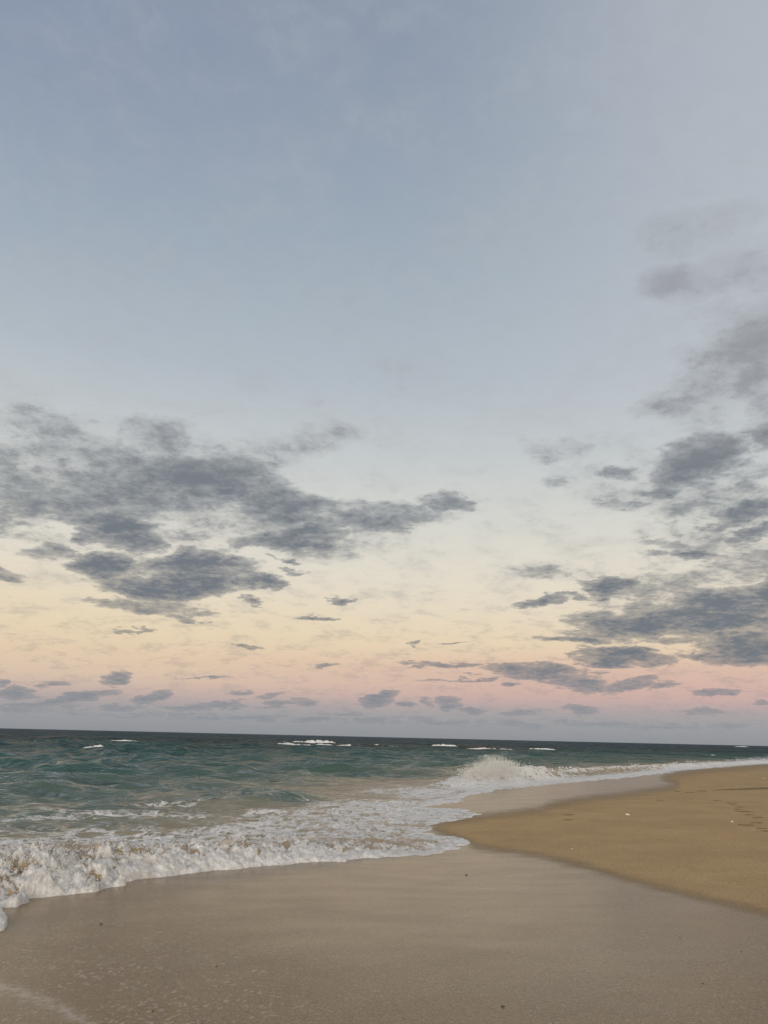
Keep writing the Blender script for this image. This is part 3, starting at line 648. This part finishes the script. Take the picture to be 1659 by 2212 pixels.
# ------------------------------------------------------------------ small things lying on the sand
def on_sand(px, py):
    z_ = .3
    for _ in range(12):
        q = ground(px, py, z_); z_ = .5 * z_ + .5 * float(terrain_z(np.array([q[0]]), np.array([q[1]]))[0])
    return (float(q[0]), float(q[1]), z_)
def lump(name, px, py, size, mt, label, cat, group, kind):
    bm = bmesh.new(); sx, sy, sz = size; rot = random.uniform(0, 6.28)
    if kind == 'shell':            # fan shell: ribbed dome with a hinge
        nu, nv = 21, 8
        vs = []
        for j in range(nv + 1):
            row = []
            for i in range(nu):
                t_ = R(-78 + 156 * i / (nu - 1)); rr = j / nv; rib = 1 + .05 * math.cos(i * math.pi) * rr
                xx = math.sin(t_) * rr * rib * .62; yy = (math.cos(t_) * .9 + .1) * rr * rib - .45
                row.append(bm.verts.new((xx * sx, yy * sy, sz * (math.sin(math.pi * min(1, rr * .93 + .05)) ** .7) * (1 - .35 * abs(t_) / 1.4) * (1 + .06 * math.cos(i * math.pi)))))
            vs.append(row)
        for j in range(nv):
            for i in range(nu - 1):
                bm.faces.new((vs[j][i], vs[j][i + 1], vs[j + 1][i + 1], vs[j + 1][i]))
        bmesh.ops.remove_doubles(bm, verts=bm.verts, dist=1e-5)
        ext = bmesh.ops.solidify(bm, geom=bm.faces[:], thickness=.08 * sz)
    else:                          # torn scrap of weed: curled strap with side shoots
        for s in range(4):
            a0 = rot + s * 1.7 + random.uniform(-.4, .4); p = Vector((0, 0, sz * .35)); wv = .22; prev = None; ang = a0; n_ = 9
            for k in range(n_):
                f_ = 1 - k / n_; nn = Vector((-math.sin(ang), math.cos(ang), 0)) * wv * f_ * sy
                zz = sz * (.25 + .7 * abs(math.sin(k * .9 + s)))
                ring = [bm.verts.new((p.x + nn.x, p.y + nn.y, zz * .6)), bm.verts.new((p.x, p.y, zz)), bm.verts.new((p.x - nn.x, p.y - nn.y, zz * .6)), bm.verts.new((p.x, p.y, zz * .3))]
                if prev:
                    for q in range(4): bm.faces.new((prev[q], prev[(q + 1) % 4], ring[(q + 1) % 4], ring[q]))
                else: bm.faces.new(ring)
                prev = ring; ang += random.uniform(-.5, .6); p = p + Vector((math.cos(ang) * sx, math.sin(ang) * sy, 0)) * (.62 / n_ * (1 if s == 0 else .6))
            bm.faces.new(prev[::-1])
    bmesh.ops.recalc_face_normals(bm, faces=bm.faces[:])
    me = bpy.data.meshes.new(name); bm.to_mesh(me); bm.free(); me.materials.append(mt)
    for p in me.polygons: p.use_smooth = True
    o = bpy.data.objects.new(name, me); col.objects.link(o); q = on_sand(px, py); o.location = q
    o.rotation_euler = (0, 0, rot if kind == 'shell' else 0); return tag(o, label, cat, group)
S = .6636
gsh = 'pale shells scattered on the golden sand'
lump('seashell', 2042 * S, 2654 * S, (.12, .10, .05), M_shell, 'largest pale shell, in the middle of the golden sand right of the footprint pair', 'shell', gsh, 'shell')
lump('seashell', 1863 * S, 2765 * S, (.06, .05, .02), M_shell, 'small pale shell on golden sand just above the wet sand edge', 'shell', gsh, 'shell')
lump('seashell', 2383 * S, 2676 * S, (.08, .065, .03), M_shell, 'small pale shell left of the cluster of footprints at the right', 'shell', gsh, 'shell')
lump('seashell', 2488 * S, 2536 * S, (.16, .14, .06), M_shell, 'pale shell near the top of the sandy point at the right edge', 'shell', gsh, 'shell')
gw = 'dark scraps of seaweed lying on the wet sand'
for (px, py, s_, lb) in [(1637, 3279, .036, 'largest dark seaweed scrap, on wet sand at the bottom edge of the view'), (2288, 3202, .022, 'dark seaweed scrap on the wet sand at lower right'),
                         (330, 3009, .040, 'dark seaweed scrap on wet sand just below the white foam at left'), (497, 3292, .022, 'dark seaweed scrap beside the pale foam flecks at lower left'),
                         (2414, 3098, .018, 'tiny dark seaweed scrap near the right edge of the wet sand'), (1518, 2849, .05, 'dark seaweed speck on wet sand just below the foam tip'),
                         (2214, 3053, .02, 'tiny dark speck of weed in the middle right of the wet sand'), (705, 3146, .02, 'tiny dark speck of weed in the left half of the wet sand')]:
    lump('seaweed_scrap', px * S, py * S, (s_ * 1.15, s_ * .75, s_ * .3), M_weed, lb, 'seaweed', gw, 'weed')

# footprints: a pressed sole with a low rim of pushed-up sand
def footprint(px, py, ang, k, label):
    nu, nv = 28, 9; V_, F_ = [], []
    for j in range(nv):
        rr = j / (nv - 1)
        for i in range(nu):
            t_ = 2 * math.pi * i / nu; L_ = .15 * k; B_ = .055 * k * (1 + .25 * math.cos(t_) - .18 * math.cos(2 * t_))
            q = .05 + rr * 1.55
            zz = .004 + (.016 * k * math.exp(-((q - 1.1) / .22) ** 2)) * (1 + .4 * math.sin(t_ * 3 + px)) - .012 * ss(.95, .6, q) + (-.02 if j == nv - 1 else 0)
            V_.append((math.cos(t_) * L_ * q, math.sin(t_) * B_ * q, max(zz, .0035) if j < nv - 1 else -.02))
    for j in range(nv - 1):
        for i in range(nu): F_.append((j * nu + i, j * nu + (i + 1) % nu, (j + 1) * nu + (i + 1) % nu, (j + 1) * nu + i))
    V_.append((0, 0, .004)); c = len(V_) - 1
    F_ += [(c, (i + 1) % nu, i, i) for i in range(0)]
    o = mesh_obj('footprint', V_, F_, M_print); o.location = on_sand(px * S, py * S); o.rotation_euler = (0, 0, R(ang))
    return tag(o, label, 'footprint', 'footprints pressed into the golden sand')
fp = [(1851, 2653, 10, 1.1, 'upper print of the pair left of the largest shell'), (1849, 2669, 20, 1.0, 'lower print of the pair left of the largest shell'),
      (2206, 2577, 30, 1.3, 'leftmost print of the three in a row below the far wet sand'), (2245, 2581, 10, 1.3, 'middle print of the three in a row on the sandy point'), (2285, 2576, 20, 1.7, 'rightmost and largest print of the three in a row on the sandy point'),
      (2334, 2607, 5, 1.1, 'lone faint print below the three in a row'), (2382, 2615, -20, 1.1, 'topmost print of the trail at the right'), (2386, 2621, 10, .9, 'faint print just below the topmost of the right trail'),
      (2410, 2628, 20, 1.1, 'third print down in the right trail'), (2403, 2635, 0, .9, 'fourth print down in the right trail'), (2407, 2641, -10, 1.0, 'fifth print down in the right trail'),
      (2429, 2643, -30, 1.3, 'deep dark print in the middle of the right trail'), (2440, 2653, 0, 1.0, 'print just below the deep dark one in the right trail'), (2468, 2662, 15, 1.2, 'print near the right edge, upper of two'),
      (2463, 2679, 10, 1.1, 'print near the right edge, lower of two'), (2430, 2687, -35, 1.3, 'dark slanting print lowest in the right trail'), (2481, 2698, 0, .9, 'faint print at the right edge of the view'),
      (2150, 2607, 10, .9, 'faint lone print left of centre on the golden sand'), (2497, 2706, 0, 1.0, 'print cut by the right edge below the trail')]
for a_0, b_0, c_0, d_0, e_0 in fp: footprint(a_0, b_0, c_0, d_0 * .68, e_0)
# scuffed strip of trodden sand along the sandy point
pts = [(2322, 2573), (2380, 2571), (2440, 2569), (2520, 2566), (2600, 2563)]
for i, (px, py) in enumerate([]): pass
G = np.array([on_sand(px * S, py * S) for px, py in pts])
nu, nv = 160, 14; u, v = np.meshgrid(np.linspace(0, 1, nu), np.linspace(0, 1, nv)); u = u.ravel(); v = v.ravel()
tt = u * (len(G) - 1); cx = np.interp(tt, range(len(G)), G[:, 0]); cy = np.interp(tt, range(len(G)), G[:, 1])
dirn = G[-1, :2] - G[0, :2]; dirn /= np.linalg.norm(dirn); nrm = np.array([-dirn[1], dirn[0]])
wd = (.25 + 1.1 * u) * (.6 + .8 * fbm(u * 14, u * 0, 3, 66)); off = (v - .5) * wd
sx_, sy_ = cx + nrm[0] * off, cy + nrm[1] * off
sz_ = terrain_z(sx_, sy_) - .03 + ss(0, .25, v) * ss(1, .75, v) * ss(0, .03, u) * (.02 + .075 * fbm(sx_ * 2.5, sy_ * 2.5, 3, 15))
o = mesh_obj('trodden_sand', np.stack([sx_, sy_, sz_], -1), grid_faces(nv, nu), M_print); tag(o, kind='structure')
